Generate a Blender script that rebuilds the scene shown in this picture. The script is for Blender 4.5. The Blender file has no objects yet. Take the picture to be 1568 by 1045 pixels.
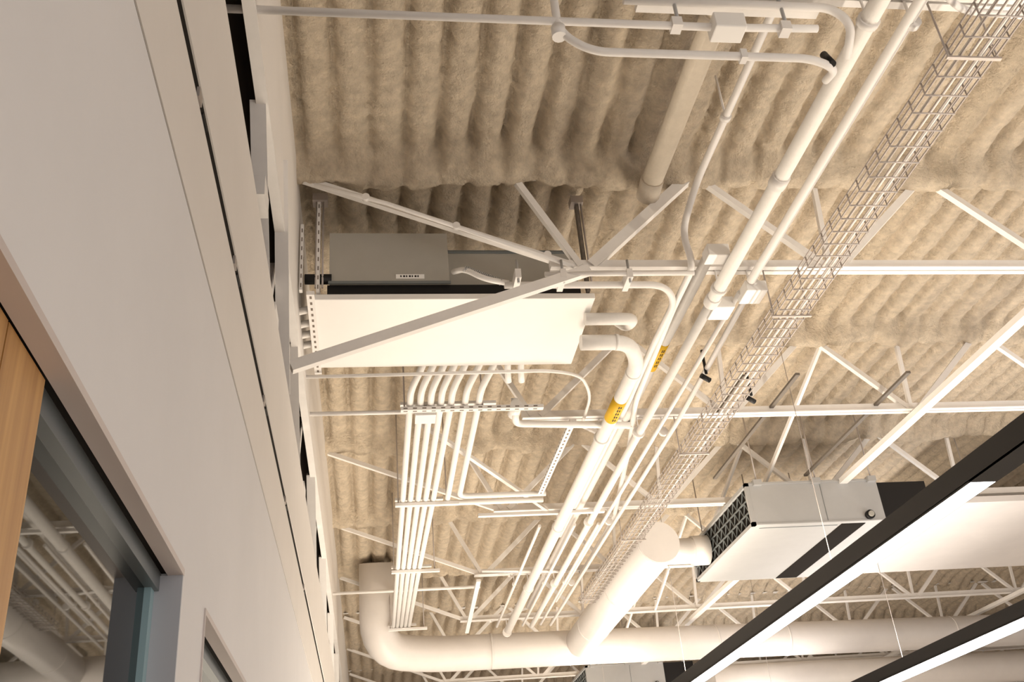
import bpy, bmesh, math, random
import numpy as np
from mathutils import Vector, Matrix
random.seed(4); rng=np.random.default_rng(7)
EYE=1.6            # camera height; builder coordinates are measured from eye level
V=Vector
scene=bpy.context.scene
# ------------------------------------------------------------ materials
def mat(name,col,rough=.5,metal=0,noise=0,nscale=8,bump=0,bscale=60,emit=0,ecol=None,spec=None,bdist=.02):
    m=bpy.data.materials.new(name); m.use_nodes=True
    nt=m.node_tree; b=nt.nodes['Principled BSDF']
    b.inputs['Base Color'].default_value=(*col,1); b.inputs['Roughness'].default_value=rough
    b.inputs['Metallic'].default_value=metal
    if spec is not None: b.inputs['Specular IOR Level'].default_value=spec
    tc=nt.nodes.new('ShaderNodeTexCoord')
    if noise:
        n=nt.nodes.new('ShaderNodeTexNoise'); n.inputs['Scale'].default_value=nscale; n.inputs['Detail'].default_value=8; n.inputs['Roughness'].default_value=.65
        r=nt.nodes.new('ShaderNodeValToRGB')
        r.color_ramp.elements[0].position=.3; r.color_ramp.elements[1].position=.7
        r.color_ramp.elements[0].color=(*[c*(1-noise) for c in col],1)
        r.color_ramp.elements[1].color=(*[min(1,c*(1+noise*.6)) for c in col],1)
        nt.links.new(tc.outputs['Object'],n.inputs['Vector']); nt.links.new(n.outputs['Fac'],r.inputs['Fac'])
        nt.links.new(r.outputs['Color'],b.inputs['Base Color'])
    if bump:
        n2=nt.nodes.new('ShaderNodeTexNoise'); n2.inputs['Scale'].default_value=bscale; n2.inputs['Detail'].default_value=6; n2.inputs['Roughness'].default_value=.65
        bp=nt.nodes.new('ShaderNodeBump'); bp.inputs['Strength'].default_value=bump; bp.inputs['Distance'].default_value=bdist
        nt.links.new(tc.outputs['Object'],n2.inputs['Vector']); nt.links.new(n2.outputs['Fac'],bp.inputs['Height'])
        nt.links.new(bp.outputs['Normal'],b.inputs['Normal'])
    if emit:
        b.inputs['Emission Color'].default_value=(*(ecol or col),1); b.inputs['Emission Strength'].default_value=emit
    return m
M=dict(
 foam=mat('spray_foam',(.77,.65,.50),.95,noise=.22,nscale=18,bump=1,bscale=60,spec=.1,bdist=.03),
 gyp=mat('painted_gypsum',(.78,.765,.765),.75,noise=.03,nscale=2,bump=.05,bscale=250,spec=.2),
 strip=mat('painted_reveal_strip',(.80,.76,.72),.6,noise=.03,nscale=3),
 white=mat('white_paint_steel',(.84,.81,.78),.45,noise=.05,nscale=9),
 whiteb=mat('white_enamel',(.90,.88,.85),.35,noise=.02,nscale=4),
 insul=mat('white_pipe_jacket',(.87,.84,.80),.6,noise=.05,nscale=14,bump=.15,bscale=30),
 duct=mat('white_duct',(.76,.72,.69),.38,noise=.04,nscale=5),
 cream=mat('foam_coloured_pipe',(.72,.64,.53),.8,noise=.1,nscale=12,bump=.2,bscale=40),
 grey=mat('galvanised_grey',(.43,.41,.365),.5,metal=.1,noise=.05,nscale=6),
 lgrey=mat('light_grey_casing',(.44,.44,.44),.45,metal=.2,noise=.05,nscale=5),
 black=mat('black_metal',(.010,.009,.009),.5,spec=.3),
 gap=mat('dark_reveal',(.015,.012,.010),.9,spec=.1),
 slot=mat('strut_slot_shadow',(.20,.16,.13),.9),
 dkstrut=mat('dark_channel',(.13,.11,.09),.5,noise=.1),
 galv=mat('zinc_wire',(.44,.39,.36),.45,metal=.3),
 yellow=mat('yellow_label',(.80,.48,.01),.5),
 trim=mat('beige_trim',(.62,.55,.52),.5,noise=.03),
 frame=mat('grey_aluminium',(.20,.22,.225),.4,metal=.4),
 blue=mat('pale_blue_frame',(.34,.50,.55),.45),
 jamb=mat('satin_grey_jamb',(.52,.53,.57),.45),
 led=mat('led_lens',(1,1,1),.4,emit=12,ecol=(1,.97,.96)),
 redtrim=mat('copper_edge',(.35,.12,.06),.4,metal=.3),
 tan=mat('tan_board',(.10,.07,.05),.9,noise=.1),  # near-black brown, shade of the wall-head gap put into colour
 floor=mat('pale_floor',(.62,.55,.47),.6,noise=.08,nscale=1.5),
)
def glassmat():
    m=mat('dark_glass',(.006,.007,.006),.02); b=m.node_tree.nodes['Principled BSDF']
    b.inputs['IOR'].default_value=1.27; return m
M['glass']=glassmat()
def woodmat():
    m=mat('oak_veneer',(.6,.34,.12),.45); nt=m.node_tree; b=nt.nodes['Principled BSDF']
    tc=nt.nodes.new('ShaderNodeTexCoord'); mp=nt.nodes.new('ShaderNodeMapping'); mp.inputs['Scale'].default_value=(30,30,1.2)
    n=nt.nodes.new('ShaderNodeTexNoise'); n.inputs['Scale'].default_value=1.6; n.inputs['Detail'].default_value=6
    r=nt.nodes.new('ShaderNodeValToRGB'); e=r.color_ramp.elements
    e[0].position=.3;e[0].color=(.38,.18,.05,1);e[1].position=.7;e[1].color=(.66,.37,.13,1)
    nt.links.new(tc.outputs['Object'],mp.inputs['Vector']);nt.links.new(mp.outputs[0],n.inputs['Vector'])
    nt.links.new(n.outputs['Fac'],r.inputs['Fac']);nt.links.new(r.outputs[0],b.inputs['Base Color'])
    return m
M['wood']=woodmat()
# ------------------------------------------------------------ builder
def frame_of(d):
    d=d.normalized(); up=V((0,0,1)) if abs(d.z)<.95 else V((1,0,0))
    s=d.cross(up).normalized(); u=s.cross(d).normalized(); return s,u
class B:
    def __init__(s,name,parent=None): s.name=name; s.v=[];s.f=[];s.m=[];s.sm=[];s.mats=[];s.parent=parent
    def mi(s,m):
        if m not in s.mats: s.mats.append(m)
        return s.mats.index(m)
    def add(s,vs,fs,m,smooth=False):
        o=len(s.v); s.v+= [(a[0],a[1],a[2]+EYE) for a in vs]; k=s.mi(m)
        for f in fs: s.f.append([i+o for i in f]); s.m.append(k); s.sm.append(smooth)
    def box(s,x0,x1,y0,y1,z0,z1,m='white'):
        vs=[(x,y,z) for x in (x0,x1) for y in (y0,y1) for z in (z0,z1)]
        s.add(vs,[(0,1,3,2),(4,6,7,5),(0,4,5,1),(2,3,7,6),(0,2,6,4),(1,5,7,3)],m)
    def bar(s,p,q,w,h,m='white'):      # w sideways, h in 'up' direction
        p=V(p);q=V(q);a,u=frame_of(q-p);vs=[]
        for c in (p,q):
            for i,j in ((-1,-1),(1,-1),(1,1),(-1,1)): vs.append(tuple(c+a*(i*w/2)+u*(j*h/2)))
        s.add(vs,[(0,3,2,1),(4,5,6,7),(0,1,5,4),(1,2,6,5),(2,3,7,6),(3,0,4,7)],m)
    def angle(s,p,q,w,t=.004,m='white',flip=1):    # L profile
        p=V(p);q=V(q);a,u=frame_of(q-p); a=a*flip
        prof=[(0,0),(w,0),(w,t),(t,t),(t,w),(0,w)];vs=[]
        for c in (p,q):
            for i,j in prof: vs.append(tuple(c+a*(i-w/2)+u*(j-w/2)))
        n=6; fs=[tuple(range(n))[::-1],tuple(range(n,2*n))]+[(i,(i+1)%n,n+(i+1)%n,n+i) for i in range(n)]
        s.add(vs,fs,m)
    def tube(s,pts,r,m='white',fil=0,seg=12,cap=True):
        pts=[V(p) for p in pts]; path=[pts[0]]
        for i in range(1,len(pts)-1):
            a,b,c=pts[i-1],pts[i],pts[i+1]; d1=(a-b);d2=(c-b)
            if fil<=0: path.append(b); continue
            l=min(fil,d1.length*.48,d2.length*.48); p0=b+d1.normalized()*l;p2=b+d2.normalized()*l
            for k in range(7):
                t=k/6; path.append(p0*(1-t)**2+b*2*t*(1-t)+p2*t*t)
        path.append(pts[-1]); vs=[];n=len(path)
        t0=(path[1]-path[0]).normalized(); a,u=frame_of(t0)
        for i,c in enumerate(path):
            t=(path[min(i+1,n-1)]-path[max(i-1,0)]).normalized()
            a=(a-t*a.dot(t)).normalized(); u=t.cross(a)
            for k in range(seg):
                th=2*math.pi*k/seg; vs.append(tuple(c+a*(r*math.cos(th))+u*(r*math.sin(th))))
        fs=[(i*seg+k,i*seg+(k+1)%seg,(i+1)*seg+(k+1)%seg,(i+1)*seg+k) for i in range(n-1) for k in range(seg)]
        s.add(vs,fs,m,True)
        if cap:
            base=len(s.v)-len(vs); k=s.mi(m)
            s.f.append([base+i for i in range(seg)][::-1]); s.m.append(k); s.sm.append(False)
            s.f.append([base+(n-1)*seg+i for i in range(seg)]); s.m.append(k); s.sm.append(False)
    def strut(s,p,q,w=.041,m='white',holes=True,side=None):   # perforated channel with slots
        p=V(p);q=V(q);a,u=frame_of(q-p);d=(q-p).normalized();L=(q-p).length
        s.bar(p,q,w,w*.55,m)
        if holes:
            n=int(L/.05)
            for i in range(n):
                c=p+d*(.025+i*.05)
                for sg in (-1,1):
                    s.bar(c+u*(sg*w*.281)-d*.011,c+u*(sg*w*.281)+d*.011,w*.28,.0006,'slot')
                    s.bar(c+a*(sg*w*.502)-d*.011,c+a*(sg*w*.502)+d*.011,.0006,w*.2,'slot')
    def clamp(s,c,r,axis='y',top=None,m='white'):   # strap round a pipe and up to support
        x,y,z=c; e=.006
        if axis=='y': s.tube([(x,y-.012,z),(x,y+.012,z)],r+e,m)
        else: s.tube([(x-.012,y,z),(x+.012,y,z)],r+e,m)
        if top and top>z+r: s.tube([(x,y,z+r),(x,y,top)],.005,m,seg=6)
    def done(s,bevel=0):
        me=bpy.data.meshes.new(s.name); me.from_pydata(s.v,[],s.f)
        for m in s.mats: me.materials.append(M[m])
        me.polygons.foreach_set('material_index',s.m); me.polygons.foreach_set('use_smooth',s.sm); me.update()
        o=bpy.data.objects.new(s.name,me); scene.collection.objects.link(o)
        if s.parent: o.parent=s.parent
        if bevel:
            b=o.modifiers.new('bevel','BEVEL'); b.width=bevel; b.segments=2; b.limit_method='ANGLE'; b.angle_limit=math.radians(50)
        return o
# ------------------------------------------------------------ ceiling deck
JY=[3.668+1.58*k for k in range(-3,12)]      # joist lines
def vnoise(X,Y,s,seed):
    r=np.random.default_rng(seed); G=r.random((256,256))
    x=X/s+100;y=Y/s+100; xi=np.floor(x).astype(int);yi=np.floor(y).astype(int);fx=x-xi;fy=y-yi
    fx=fx*fx*(3-2*fx);fy=fy*fy*(3-2*fy)
    g=lambda a,b:G[a%256,b%256]
    return (g(xi,yi)*(1-fx)+g(xi+1,yi)*fx)*(1-fy)+(g(xi,yi+1)*(1-fx)+g(xi+1,yi+1)*fx)*fy-.5
xs=np.concatenate([np.arange(-.85,5,.010),np.arange(5,18,.022)])
ys=np.concatenate([np.arange(-2.5,.8,.1),np.arange(.8,6.5,.013),np.arange(6.5,11,.035),np.arange(11,22.2,.15)])
XX,YY=np.meshgrid(xs,ys)
ph=XX+.006*vnoise(XX,YY,.25,1)+.014*vnoise(XX,YY,.04,21)
c=.5+.5*np.cos(2*np.pi*(ph-.03)/.152)
rib=.42*c**1.5+.58*c**7
bumpj=np.zeros_like(XX)
for y in JY:
    yw=y-.03+.05*vnoise(XX,YY,.35,9)+.03*vnoise(XX,YY,.08,10)
    bumpj=np.maximum(bumpj,np.exp(-np.abs((YY-yw)/.09)**3))
depth=1+.8*vnoise(XX,YY,.35,12)
Zc=3.0+.066*depth*rib*(1-.8*bumpj)-.10*bumpj*(1+.6*vnoise(XX,YY,.2,5))
Zc+= .006*vnoise(XX,YY,.6,2)+.006*vnoise(XX,YY,.13,3)+.009*vnoise(XX,YY,.06,4)+.018*vnoise(XX,YY,.024,6)*(.5+rib)+EYE
ny,nx=XX.shape
co=np.stack([XX,YY,Zc],-1).reshape(-1,3)
idx=np.arange(nx*ny).reshape(ny,nx)
f=np.stack([idx[:-1,:-1],idx[1:,:-1],idx[1:,1:],idx[:-1,1:]],-1).reshape(-1,4)
me=bpy.data.meshes.new('ceiling'); me.vertices.add(len(co)); me.vertices.foreach_set('co',co.ravel())
me.loops.add(f.size); me.loops.foreach_set('vertex_index',f.ravel().astype(np.int32))
me.polygons.add(len(f)); me.polygons.foreach_set('loop_start',np.arange(0,f.size,4,dtype=np.int32))
me.polygons.foreach_set('use_smooth',np.ones(len(f),bool))
me.update(calc_edges=True); me.validate(); me.materials.append(M['foam'])
o=bpy.data.objects.new('ceiling',me); scene.collection.objects.link(o)
# ------------------------------------------------------------ shell
b=B('floor'); b.box(-1,18,-2.5,22,-EYE-.1,-EYE,'floor'); b.done()
b=B('wall_far'); b.box(-1,18,22,22.2,-EYE,3.2,'gyp'); b.done()
b=B('wall_left')
b.box(-.42,-.288,-2.5,22,.4875,1.036,'gyp')
b.box(-.42,-.288,1.586,1.818,-EYE,.4875,'gyp')
b.box(-.42,-.288,3.6,22,-EYE,.4875,'gyp')
b.box(-.42,-.2905,-2.5,22,1.036,1.046,'gap')  # black face painted for the shade in the thin groove
b.box(-.42,-.288,-2.5,22,1.046,1.270,'strip')
b.box(-.42,-.2915,-2.5,22,1.270,1.316,'gap')  # shallow slot filled black, painted shade of a deeper recess
b.box(-.345,-.288,-2.5,22,1.316,1.715,'strip')
b.box(-.46,-.42,-2.5,22,1.2,3.0,'tan')  # dark board added so the gap under the beam looks shaded
b.done()
for nm,y0,y1 in (('window_1',-1.6,1.586),('window_2',1.818,3.6)):
    b=B(nm)
    b.box(-.309,-.285,y0,y1,.479,.4895,'trim')
    b.box(-.320,-.309,y0,y1,.484,.4875,'gap')
    b.box(-.352,-.320,y0,y1,.455,.4875,'frame')
    b.box(-.352,-.318,y0,y1,-EYE,-EYE+.05,'frame')
    b.box(-.327,-.286,y1-.006,y1,-EYE,.479,'jamb')
    b.box(-.362,-.327,y1-.03,y1,-EYE,.484,'blue')
    b.box(-.309,-.285,y0,y0+.006,-EYE,.479,'trim')
    b.box(-.352,-.318,y0,y0+.03,-EYE,.46,'frame')
    b.box(-.345,-.337,y0,y1-.03,-EYE+.05,.456,'glass')
    b.done()
b=B('door_1')
for i in range(14):
    y1=.915-i*.115
    b.box(-.3165,-.311,y1-.112,y1,-EYE+.01,.478,'wood')
b.box(-.3168,-.3155,-.68,.913,-EYE+.01,.476,'gap'); b.done()
# beam at head of wall
b=B('steel_wall_beam')
b.box(-.312,-.300,-2.5,22,2.27,2.98,'strip'); b.box(-.335,-.298,-2.5,22,2.255,2.27,'white'); b.done()
b=B('wall_bracing_struts')
for y in np.arange(-1,20,1.58):
    yy=y+.3
    b.angle((-.33,yy,2.28),(-.33,yy+.42,1.715),.05,.005)
    b.angle((-.36,yy+.9,2.28),(-.36,yy+.55,1.715),.04,.005)
    b.box(-.37,-.29,yy+.38,yy+.50,1.715,1.76,'white')
b.tube([(-.36,-2,1.95),(-.36,21,1.95)],.010,'black'); b.tube([(-.345,-2,1.80),(-.345,21,1.80)],.012,'white')
b.bar((-.31,3.02,2.50),(-.31,3.44,1.72),.05,.02)
b.box(-.35,-.29,2.40,2.52,1.86,1.93,'white')
b.done()
b=B('wall_track_clip')
for y in (1.37,1.9,2.6,3.4,4.5): b.box(-.30,-.286,y,y+.03,1.278,1.30,'galv'); b.box(-.292,-.286,y+.05,y+.10,1.28,1.285,'black')
b.done()
# ------------------------------------------------------------ joists
for n,y in enumerate(JY):
    if y<1 : continue
    b=B('steel_roof_joist'); xr=17.5; zb=2.43; zt=2.97
    xs0=.82 if n==3 else .9
    for s in (-1,1):
        b.box(xs0,xr,y+s*.019-.014,y+s*.019+.014,zb-.003,zb+.003)   # flanges
        b.box(xs0,xr,y+s*.008-.002,y+s*.008+.002,zb,zb+.05)
        b.box(-.3,xr,y+s*.022-.014,y+s*.022+.014,2.965,2.97)
    w=.030
    if n!=4: b.bar((-.28,y,2.93),(.93,y,zb+.02),w,w)
    b.bar((.70,y,2.95),(.96,y,zb+.02),w,w)
    k=0
    while .99+1.2*k<xr-1:
        xb=.99+1.2*k; e=.014 if (n==3 and k==0) else 0
        b.bar((xb+.02,y,zb+.02),(xb+.55,y,2.95),w+.006+e,w+.006+e)
        b.bar((xb+.63,y,2.95),(xb+1.14,y,zb+.02),w,w)
        b.bar((xb+1.16,y,zb+.02),(xb+1.2,y,2.95),w*.8,w*.8)
        k+=1
    b.done()
b=B('joist_bridging')
for x in (3.37,6.9,10.4):
    b.bar((x,-2,2.40),(x,21.5,2.40),.06,.035)
b.bar((-.288,3.467,1.85),(.985,3.62,2.40),.035,.045)
b.bar((.30,5.25,2.43),(1.3,6.83,2.43),.025,.025)
for y in JY[4:9]:
    b.bar((1.2,y,2.42),(1.9,y+1.58,2.95),.02,.03); b.bar((2.9,y,2.95),(2.9,y+1.58,2.44),.02,.03)
b.done()
# ------------------------------------------------------------ pipes along y
JV=[y for y in JY if y>1]
b=B('sprinkler_main_pipe')
b.tube([(1.59,-1,2.33),(1.59,3.80,2.33)],.030,'insul'); b.tube([(1.59,3.8,2.33),(1.60,7.2,2.33),(1.60,9.9,2.33)],.023,'insul')
for y in JV[:5]: b.clamp((1.59,y,2.33),.031,'y',2.45)
b.tube([(1.59,2.86,2.33),(1.59,2.92,2.33)],.036,'white')
b.done()
b=B('electrical_conduit')
b.tube([(1.73,-1,2.33),(1.72,3.6,2.33)],.020); b.tube([(1.74,3.6,2.33),(1.79,5.1,2.33),(1.79,9.9,2.33)],.014)
b.tube([(1.70,3.7,2.33),(1.70,9,2.33)],.012)
for y in JV[:5]: b.clamp((1.74,y,2.33),.021,'y',2.45)
b.done()
b=B('roof_drain_pipe')
b.tube([(1.34,-1,2.86),(1.33,3.60,2.86)],.050,'cream'); b.tube([(1.33,2.55,2.86),(1.33,2.62,2.86)],.057,'cream')
b.tube([(1.33,3.55,2.86),(1.33,3.66,2.84)],.055,'cream');b.done()
b=B('electrical_conduit')
b.tube([(1.49,-1,2.75),(1.49,3.45,2.75),(1.42,3.55,2.55),(1.46,3.58,2.40),(1.45,3.9,2.38),(1.50,4.9,2.38),(1.62,5.6,2.38),(1.80,6.9,2.38),(1.82,8.4,2.38)],.016,fil=.12)
for y in (2.0,3.0): b.clamp((1.49,y,2.75),.017,'y',2.98)
for y in JV[2:5]: b.clamp((1.50+.14*(y-5),y,2.38),.017,'y')
b.done()
# insulated pipes leaving the fan coil
b=B('insulated_chilled_water_pipe')
b.tube([(1.03,3.98,2.36),(1.27,3.98,2.36),(1.27,4.12,2.40),(1.27,4.3,2.55)],.030,'insul',fil=.06,seg=16)
b.tube([(1.03,4.12,2.31),(1.27,4.12,2.31),(1.36,4.32,2.30),(1.36,4.9,2.30),(1.36,9.9,2.30)],.038,'insul',fil=.09,seg=18)
b.tube([(1.20,4.12,2.31),(1.215,4.12,2.31)],.041,'insul',seg=18); b.tube([(1.36,4.42,2.30),(1.36,4.435,2.30)],.041,'insul',seg=18)
b.tube([(1.36,4.72,2.30),(1.36,4.97,2.30)],.0395,'yellow',seg=18)
for i in range(5): b.box(1.352,1.358,4.75+i*.04,4.775+i*.04,2.2595,2.262,'black'); b.box(1.364,1.370,4.755+i*.04,4.775+i*.04,2.2595,2.262,'black')
for y in JV[2:6]: b.clamp((1.36,y,2.30),.040,'y',2.43)
b.done()
b=B('insulated_chilled_water_pipe')
b.tube([(1.52,3.5,2.42),(1.52,9.5,2.42)],.026,'insul'); b.tube([(1.52,4.32,2.42),(1.52,4.60,2.42)],.0275,'yellow')
for i in range(5): b.box(1.515,1.519,4.36+i*.04,4.385+i*.04,2.3915,2.394,'black'); b.box(1.524,1.528,4.36+i*.04,4.385+i*.04,2.3915,2.394,'black')
for y in JV[2:5]: b.clamp((1.52,y,2.42),.027)
b.done()
b=B('electrical_conduit')
b.tube([(.40,3.80,2.51),(.44,3.70,2.46),(.52,3.66,2.38),(.63,3.68,2.37)],.013,'whiteb',fil=.05)
for i in range(22):
    t=i/22; P0=V((.44,3.70,2.46)).lerp(V((.60,3.675,2.372)),t); b.tube([tuple(P0),tuple(P0+V((.004,0,-.002)))],.0155,'lgrey')
b.tube([(.61,3.68,2.36),(1.34,3.68,2.36),(1.43,3.82,2.36),(1.43,4.3,2.36),(1.45,4.9,2.36),(1.44,7.2,2.36)],.016,fil=.12)
b.tube([(.78,3.60,2.365),(1.46,3.60,2.37)],.011)
for x in (.66,.86,1.16): b.box(x-.013,x+.013,3.585,3.705,2.34,2.385); b.tube([(x,3.60,2.32),(x,3.60,2.44)],.006,'lgrey',seg=6)
b.done()
b=B('electrical_conduit')
b.tube([(-.22,3.62,2.86),(.10,3.62,2.76),(.92,3.615,2.415)],.010)
for t in (.2,.55,.9): b.clamp((-.22+1.14*t,3.62,2.88-.445*t),.011)
b.done()
# boxes
b=B('junction_box')
b.box(1.60,1.70,3.78,3.90,2.30,2.36,'whiteb'); b.tube([(1.59,3.74,2.33),(1.59,3.80,2.33)],.036); b.done(.004)
b=B('junction_box'); b.box(1.70,1.80,3.62,3.74,2.29,2.345,'whiteb'); b.done(.004)
b=B('junction_box'); b.box(1.48,1.58,3.44,3.52,2.36,2.42,'whiteb'); b.done(.004)
# top conduits crossing the joist
b=B('electrical_conduit')
b.tube([(-.40,2.09,2.285),(1.10,2.09,2.28),(1.41,2.09,2.29)],.0125)
b.tube([(.58,2.09,2.60),(.58,2.09,2.235),(.67,2.09,2.16),(1.36,2.09,2.16),(1.45,2.12,2.15),(1.47,2.22,2.20)],.013,fil=.07)
b.tube([(.80,2.09,2.385),(1.48,2.09,2.385),(1.54,2.10,2.33),(1.555,2.20,2.28)],.014,fil=.06)
for x in (.95,1.30):
    b.box(x-.016,x+.016,2.07,2.11,2.265,2.30); b.tube([(x+.01,2.09,2.28),(x+.01,2.09,2.44)],.006,'lgrey',seg=6)
for x in (1.14,): b.box(x-.010,x+.010,2.075,2.105,2.143,2.178)
b.tube([(1.43,2.10,2.15),(1.43,2.13,2.22)],.012,'black')
b.tube([(.58,2.09,2.255),(.58,2.09,2.215)],.022)
b.done()
b=B('junction_box'); b.box(1.06,1.16,2.05,2.12,2.245,2.305,'whiteb'); b.done(.004)
b=B('strut_channel'); b.strut((.85,2.12,2.40),(1.45,2.12,2.40),.041,holes=False); b.done()
b=B('electrical_conduit'); b.tube([(1.60,2.0,2.40),(3.2,2.0,2.40)],.014); b.tube([(1.75,1.95,2.35),(1.9,2.05,2.35),(2.6,2.08,2.35)],.012,fil=.05)
for x in (1.8,2.1,2.4): b.clamp((x,2.0,2.40),.015,'x',2.45)
b.done()
# ------------------------------------------------------------ wire basket tray
b=B('wire_basket_cable_tray')
x0,x1,z0,h=1.83,1.98,2.19,.05
for i in range(6):
    x=x0+(x1-x0)*i/5; b.tube([(x,-1,z0),(x,8.6,z0)],.0034,'galv',seg=6)
for x in (x0,x1):
    for k in (.5,1): b.tube([(x,-1,z0+h*k),(x,8.6,z0+h*k)],.0034,'galv',seg=6)
y=.9
while y<8.6:
    b.tube([(x0,y,z0+h),(x0,y,z0-.004),(x1,y,z0-.004),(x1,y,z0+h)],.0034,'galv',seg=6); y+=.085
for y in JV[:5]:
    for x in (x0-.01,x1+.01): b.tube([(x,y,z0-.01),(x,y,2.45)],.0035,'galv',seg=6)
    b.box(x0-.018,x1+.018,y-.006,y+.006,z0-.012,z0-.005,'galv')
for k in range(3):
    xa=x0+.03+k*.035; b.tube([(xa,-1,z0+.012),(xa+.01,4,z0+.01),(xa-.005,8.6,z0+.012)],.005,'insul',seg=8)
b.done()
# ------------------------------------------------------------ fan coil unit
fc=bpy.data.objects.new('fan_coil_unit',None); scene.collection.objects.link(fc)
b=B('drip_panel',fc); b.box(-.229,1.06,3.85,4.50,2.395,2.425,'whiteb'); b.done(.004)
b=B('lower_body',fc); b.box(-.17,1.0,3.87,4.45,2.425,2.485,'black'); b.done()
b=B('blower_housing',fc); b.box(-.16,.385,3.85,4.40,2.485,2.76,'grey'); b.box(-.165,.39,3.845,3.852,2.478,2.492,'frame')
b.box(.14,.27,3.846,3.85,2.505,2.528,'whiteb')
for i in range(7): b.box(.16+i*.013,.166+i*.013+(i%2)*.003,3.8452,3.8462,2.512,2.522,'black')
b.done(.004)
b=B('supply_plenum',fc); b.box(.385,1.01,3.93,4.42,2.44,2.715,'grey'); b.box(.385,1.012,3.925,3.93,2.70,2.718,'frame'); b.done(.003)
b=B('pipe_stub',fc); b.tube([(-.27,3.86,2.51),(-.15,3.86,2.51)],.024,'black');  b.done()
b=B('hangers',fc)
b.strut((-.24,3.80,2.40),(-.24,4.56,2.40),.035)
b.strut((-.21,3.85,2.43),(-.21,3.85,2.97),.028); b.strut((-.285,3.85,2.44),(-.285,3.85,2.80),.026)
b.strut((1.03,3.85,2.43),(1.03,3.85,2.97),.030,'dkstrut'); b.box(-.24,-.17,3.82,3.88,2.93,2.97,'galv'); b.box(1.0,1.06,3.82,3.88,2.93,2.97,'galv')
b.strut((-.24,4.48,2.42),(-.24,4.48,2.97),.03)
for x in (-.21,-.24,1.03): b.tube([(x+.02,3.84,2.45),(x+.02,3.84,2.95)],.005,'galv',seg=6)
b.done()
b=B('copper_stub_pipes',fc)
for i,y in enumerate((4.0,4.12,4.22,4.32)): b.tube([(-.40,y,2.40),(-.20,y,2.45)],.017,'insul')
b.done()
# ------------------------------------------------------------ pipe bundle
b=B('refrigerant_pipe_bundle')
X0=[.230,.285,.340,.395,.450,.525,.60]
for i,x in enumerate(X0):
    st=[(x+.10,4.45,2.56),(x+.07,4.54,2.44),(x+.0,4.66,2.345),(x,4.85,2.335)]
    if i<5: b.tube(st+[(x-.005*i,6.3,2.335),(x-.012*i,7.8,2.335),(x-.018*i,9.7,2.335)],.0185,'whiteb',fil=.07)
    else:
        yt={5:6.34,6:6.22}[i]
        b.tube(st+[(x,yt,2.335),(1.18,yt,2.335)],.0185,'whiteb',fil=.06)
for j,y in enumerate((4.82,6.27,7.78,9.66)):
    b.strut((.18,y,2.305),((.95,.60,.56,.55)[j],y,2.305),.036,holes=(j==0))
    b.strut((.18,y+.05,2.36),((.7,.5,.5,.45)[j],y+.05,2.36),.03,holes=False)
    for x in (.20,.62 if j==0 else .52): b.tube([(x,y,2.30),(x,y,2.97)],.005,'galv',seg=6)
for x in (.73,.80): b.tube([(x,4.42,2.50),(x,4.55,2.40),(x+.01,4.62,2.36)],.017,'whiteb',fil=.04)
b.tube([(.81,4.90,2.40),(.81,4.93,2.31),(.83,5.04,2.31),(1.50,5.10,2.31)],.020,'whiteb',fil=.04); b.tube([(.81,4.86,2.34),(.81,4.98,2.34)],.034,'whiteb')
b.done()
b=B('electrical_conduit'); b.tube([(-.41,4.92,2.34),(.35,4.92,2.34)],.012); b.box(.26,.37,4.86,4.97,2.29,2.33,'whiteb')
b.tube([(-.41,4.55,2.37),(.95,4.50,2.36),(1.12,4.56,2.36),(1.22,4.8,2.36),(1.24,5.2,2.36)],.009,fil=.14); b.done()
b=B('electrical_conduit'); b.tube([(-.41,8.47,2.35),(.95,8.47,2.35)],.013)
b.tube([(.92,8.0,2.35),(1.6,8.11,2.35)],.014);  b.done()
b=B('strut_channel'); b.strut((1.16,5.05,2.33),(1.14,6.2,2.33),.036); b.done()
b=B('strut_channel'); b.strut((.76,6.60,2.33),(1.66,6.60,2.33),.036,holes=False); b.done()
b=B('strut_channel'); b.strut((.90,8.1,2.30),(.95,9.9,2.30),.036,holes=False); b.done()
for x in (1.24,1.5,1.68):
    b=B('electrical_conduit'); b.tube([(x,6.9,2.34),(x+.01,9.9,2.34)],.012)
    for y in JV[4:5]: b.clamp((x,y,2.34),.013,'y',2.44)
    b.done()
# dark channels over the right hand unit
for x in (2.44,3.12):
    b=B('strut_channel'); b.strut((x,4.8,2.47),(x,6.4,2.47),.026,'dkstrut',holes=False); b.done()
b=B('strut_channel'); b.strut((2.1,4.75,2.44),(2.1,5.3,2.44),.024,'dkstrut',holes=False); b.done()
# small black sensors near the tray
b=B('ceiling_sensor')
for x,y in ((2.10,4.72),(1.76,4.45)):
    b.tube([(x,y,2.30),(x,y,2.44)],.008,'black'); b.tube([(x-.03,y,2.29),(x+.02,y+.02,2.27)],.014,'black')
b.done()
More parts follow.
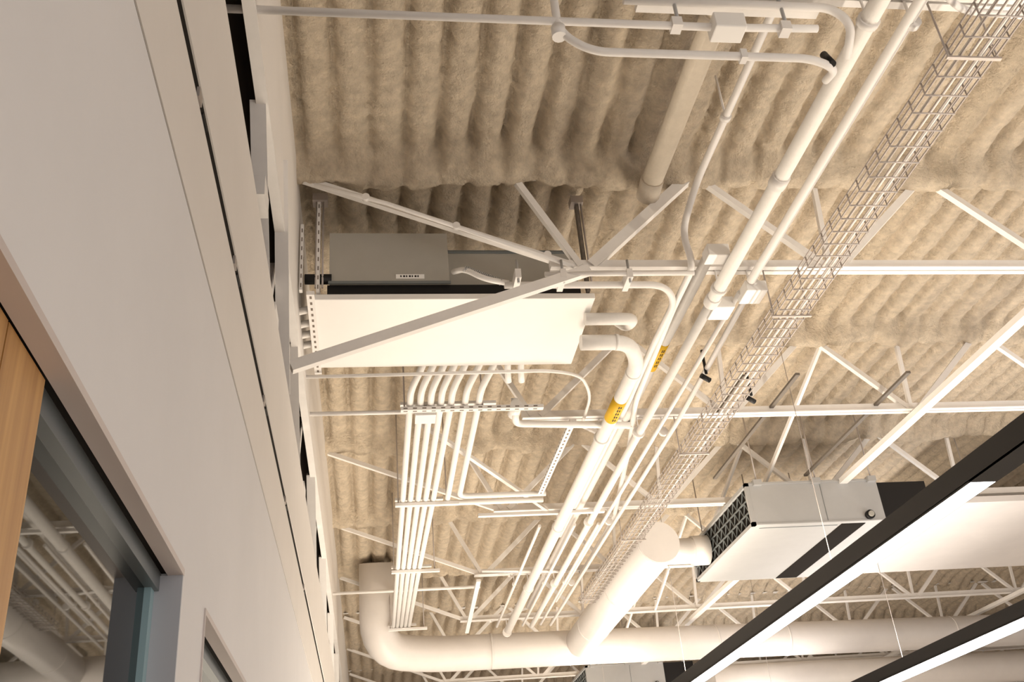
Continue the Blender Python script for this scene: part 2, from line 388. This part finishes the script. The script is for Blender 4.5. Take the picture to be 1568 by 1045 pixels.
# ------------------------------------------------------------ grey duct units
for k,y0 in enumerate((6.357,12.45)):
    e=bpy.data.objects.new('ducted_air_handler',None); scene.collection.objects.link(e)
    y1=y0+1.39
    b=B('casing',e); b.box(2.66,3.62,y0,y1,2.10,2.41,'lgrey')
    b.box(3.185,3.19,y0-.003,y0,2.10,2.41,'frame'); b.box(2.66,3.62,y0-.008,y0,2.395,2.412,'lgrey'); b.box(2.66,3.62,y0-.006,y0,2.10,2.112,'lgrey')
    b.box(3.30,3.48,y0+.04,y1-.02,2.096,2.101,'gap'); b.box(2.70,3.28,y0+.06,y0+.07,2.097,2.101,'frame')
    b.done(.003)
    b=B('grille',e); b.box(2.650,2.66,y0+.03,y1-.03,2.125,2.385,'gap')
    fr=[(y0,y1,2.10,2.125),(y0,y1,2.385,2.41),(y0,y0+.03,2.10,2.41),(y1-.03,y1,2.10,2.41)]
    for a in fr: b.box(2.632,2.66,*a,'lgrey')
    n=12
    for i in range(n):
        ya=y0+.05+i*(y1-y0-.1)/n; yb=ya+(y1-y0-.1)/n
        for zz in (2.13,2.215,2.30):
            b.bar((2.645,ya,zz),(2.645,(ya+yb)/2,zz+.08),.006,.007,'frame'); b.bar((2.645,(ya+yb)/2,zz+.08),(2.645,yb,zz),.006,.007,'frame')
    for zz in (2.213,2.298): b.box(2.640,2.65,y0+.03,y1-.03,zz-.004,zz+.004,'frame')
    b.done()
    b=B('rear_duct',e); b.box(3.62,4.02,y0+.05,y1-.05,2.12,2.40,'black'); b.done()
    b=B('valve_knob',e); b.tube([(3.50,y0,2.14),(3.50,y0-.03,2.14)],.032,'black',seg=20); b.tube([(3.50,y0-.03,2.14),(3.50,y0-.045,2.14)],.02,'grey',seg=20); b.done()
    b=B('hangers',e)
    for x in (2.72,3.16,3.58):
        for y in (y0-.012,y1-.1):
            b.tube([(x,y,2.40),(x,y,2.98)],.005,'galv',seg=6); b.box(x-.03,x+.03,y-.02,y+.03,2.385,2.425,'lgrey')
    b.done()
# ------------------------------------------------------------ round ducts
b=B('round_supply_duct'); b.tube([(2.12,6.92,2.19),(2.12,10.1,2.19)],.155,'duct',seg=40)
for y in (6.93,8.15,9.4): b.tube([(2.12,y,2.19),(2.12,y+.02,2.19)],.159,'duct',seg=40)
b.tube([(2.12,7.34,2.24),(2.63,7.34,2.24)],.10,'duct',seg=28); b.tube([(2.5,7.34,2.24),(2.625,7.34,2.24)],.115,'duct',seg=28)
b.done()
b=B('round_trunk_duct'); b.tube([(.08,9.7,2.97),(.08,9.9,2.17),(.6,10.2,2.17),(2.2,10.25,2.17),(16,11.3,2.17)],.172,'duct',fil=.32,seg=40)
for x in (1.2,3.6,4.4,6.4,8.4):
    yy=10.2 if x<2.2 else 10.25+(x-2.2)*.0761
    b.tube([(x,yy,2.17),(x+.02,yy,2.17)],.176,'duct',seg=40)
b.done()
b=B('round_trunk_duct'); b.tube([(4.05,12.05,2.05),(16,12.6,2.05)],.19,'duct',seg=32); b.done()
b=B('ceiling_cloud_panel'); b.box(4.5,6.6,6.75,8.6,2.34,2.39,'duct')
for x in (4.7,6.4):
    for y in (6.9,8.4): b.tube([(x,y,2.39),(x,y,2.98)],.004,'galv',seg=6)
b.done(.01)
b=B('ceiling_cloud_panel'); b.box(4.6,9.5,13.2,16.5,1.75,1.85,'whiteb')
for x in (5,9):
    for y in (13.6,15.5): b.tube([(x,y,1.85),(x,y,2.98)],.004,'galv',seg=6)
b.done(.01)
# ------------------------------------------------------------ linear pendants
def pendant(xa,ys,ye,led0,w=.095,red=False):
    e=bpy.data.objects.new('linear_pendant_light',None); scene.collection.objects.link(e)
    b=B('housing',e); b.box(xa,xa+w,ys,ye,1.316,1.41,'black'); b.box(xa,xa+.006,ys,ye,1.310,1.32,'black'); b.box(xa+w-.004,xa+w,ys,ye,1.310,1.32,'redtrim' if red else 'black')
    b.box(xa,xa+w,ys,led0,1.309,1.32,'black'); b.done()
    b=B('led_strip',e); b.box(xa+.008,xa+w-.005,led0,ye-.02,1.3095,1.317,'led'); b.done()
    b=B('suspension_wires',e)
    y=5.0-2.9*3
    while y<ye:
        if y>ys+.1: b.tube([(xa+w/2,y,1.41),(xa+w/2,y,2.99)],.0022,'galv',seg=5); b.tube([(xa+w/2,y,1.41),(xa+w/2,y,1.44)],.008,'black',seg=8)
        y+=2.9
    b.done()
pendant(2.41,-1.5,16,3.53,.12); pendant(4.2,-1.5,16,1.0,.22,True)
# ------------------------------------------------------------ lights
def area(name,loc,rot,sx,sy,p,col):
    l=bpy.data.lights.new(name,'AREA'); l.shape='RECTANGLE'; l.size=sx;l.size_y=sy;l.energy=p;l.color=col
    o=bpy.data.objects.new(name,l); o.location=loc; o.rotation_euler=rot; scene.collection.objects.link(o); return o
warm=(1,.88,.72); neu=(1,.94,.89)
area('pendant_uplight',(2.455,7,EYE+1.43),(math.pi,0,0),.06,14,80,warm)
area('pendant_uplight',(4.28,7,EYE+1.43),(math.pi,0,0),.06,14,80,neu)
area('room_uplight',(.8,7.2,.4),(math.pi,0,0),1.6,5,135,warm)  # added unseen fill near the floor, brightens the ceiling from below
w=bpy.data.worlds.new('world'); scene.world=w; w.use_nodes=True
bg=w.node_tree.nodes['Background']; bg.inputs[0].default_value=(1,.94,.895,1); bg.inputs[1].default_value=.70
# ------------------------------------------------------------ camera
X=V((0.9893,-0.0114,0.1453));Y=V((-0.1209,0.4927,0.8617))
X.normalize(); Y=(Y-X*Y.dot(X)).normalized(); Z=X.cross(Y)
right=V((X[0],Y[0],Z[0])); down=V((X[1],Y[1],Z[1])); fwd=V((X[2],Y[2],Z[2]))
R=Matrix((right,-down,-fwd)).transposed()
cd=bpy.data.cameras.new('camera'); cd.sensor_width=36; cd.lens=36*1525/1568; cd.clip_start=.02; cd.clip_end=200
co_=bpy.data.objects.new('camera',cd); co_.matrix_world=Matrix.Translation((0,0,EYE))@R.to_4x4(); scene.collection.objects.link(co_)
scene.camera=co_
scene.view_settings.view_transform='Standard'
scene.view_settings.exposure=.50
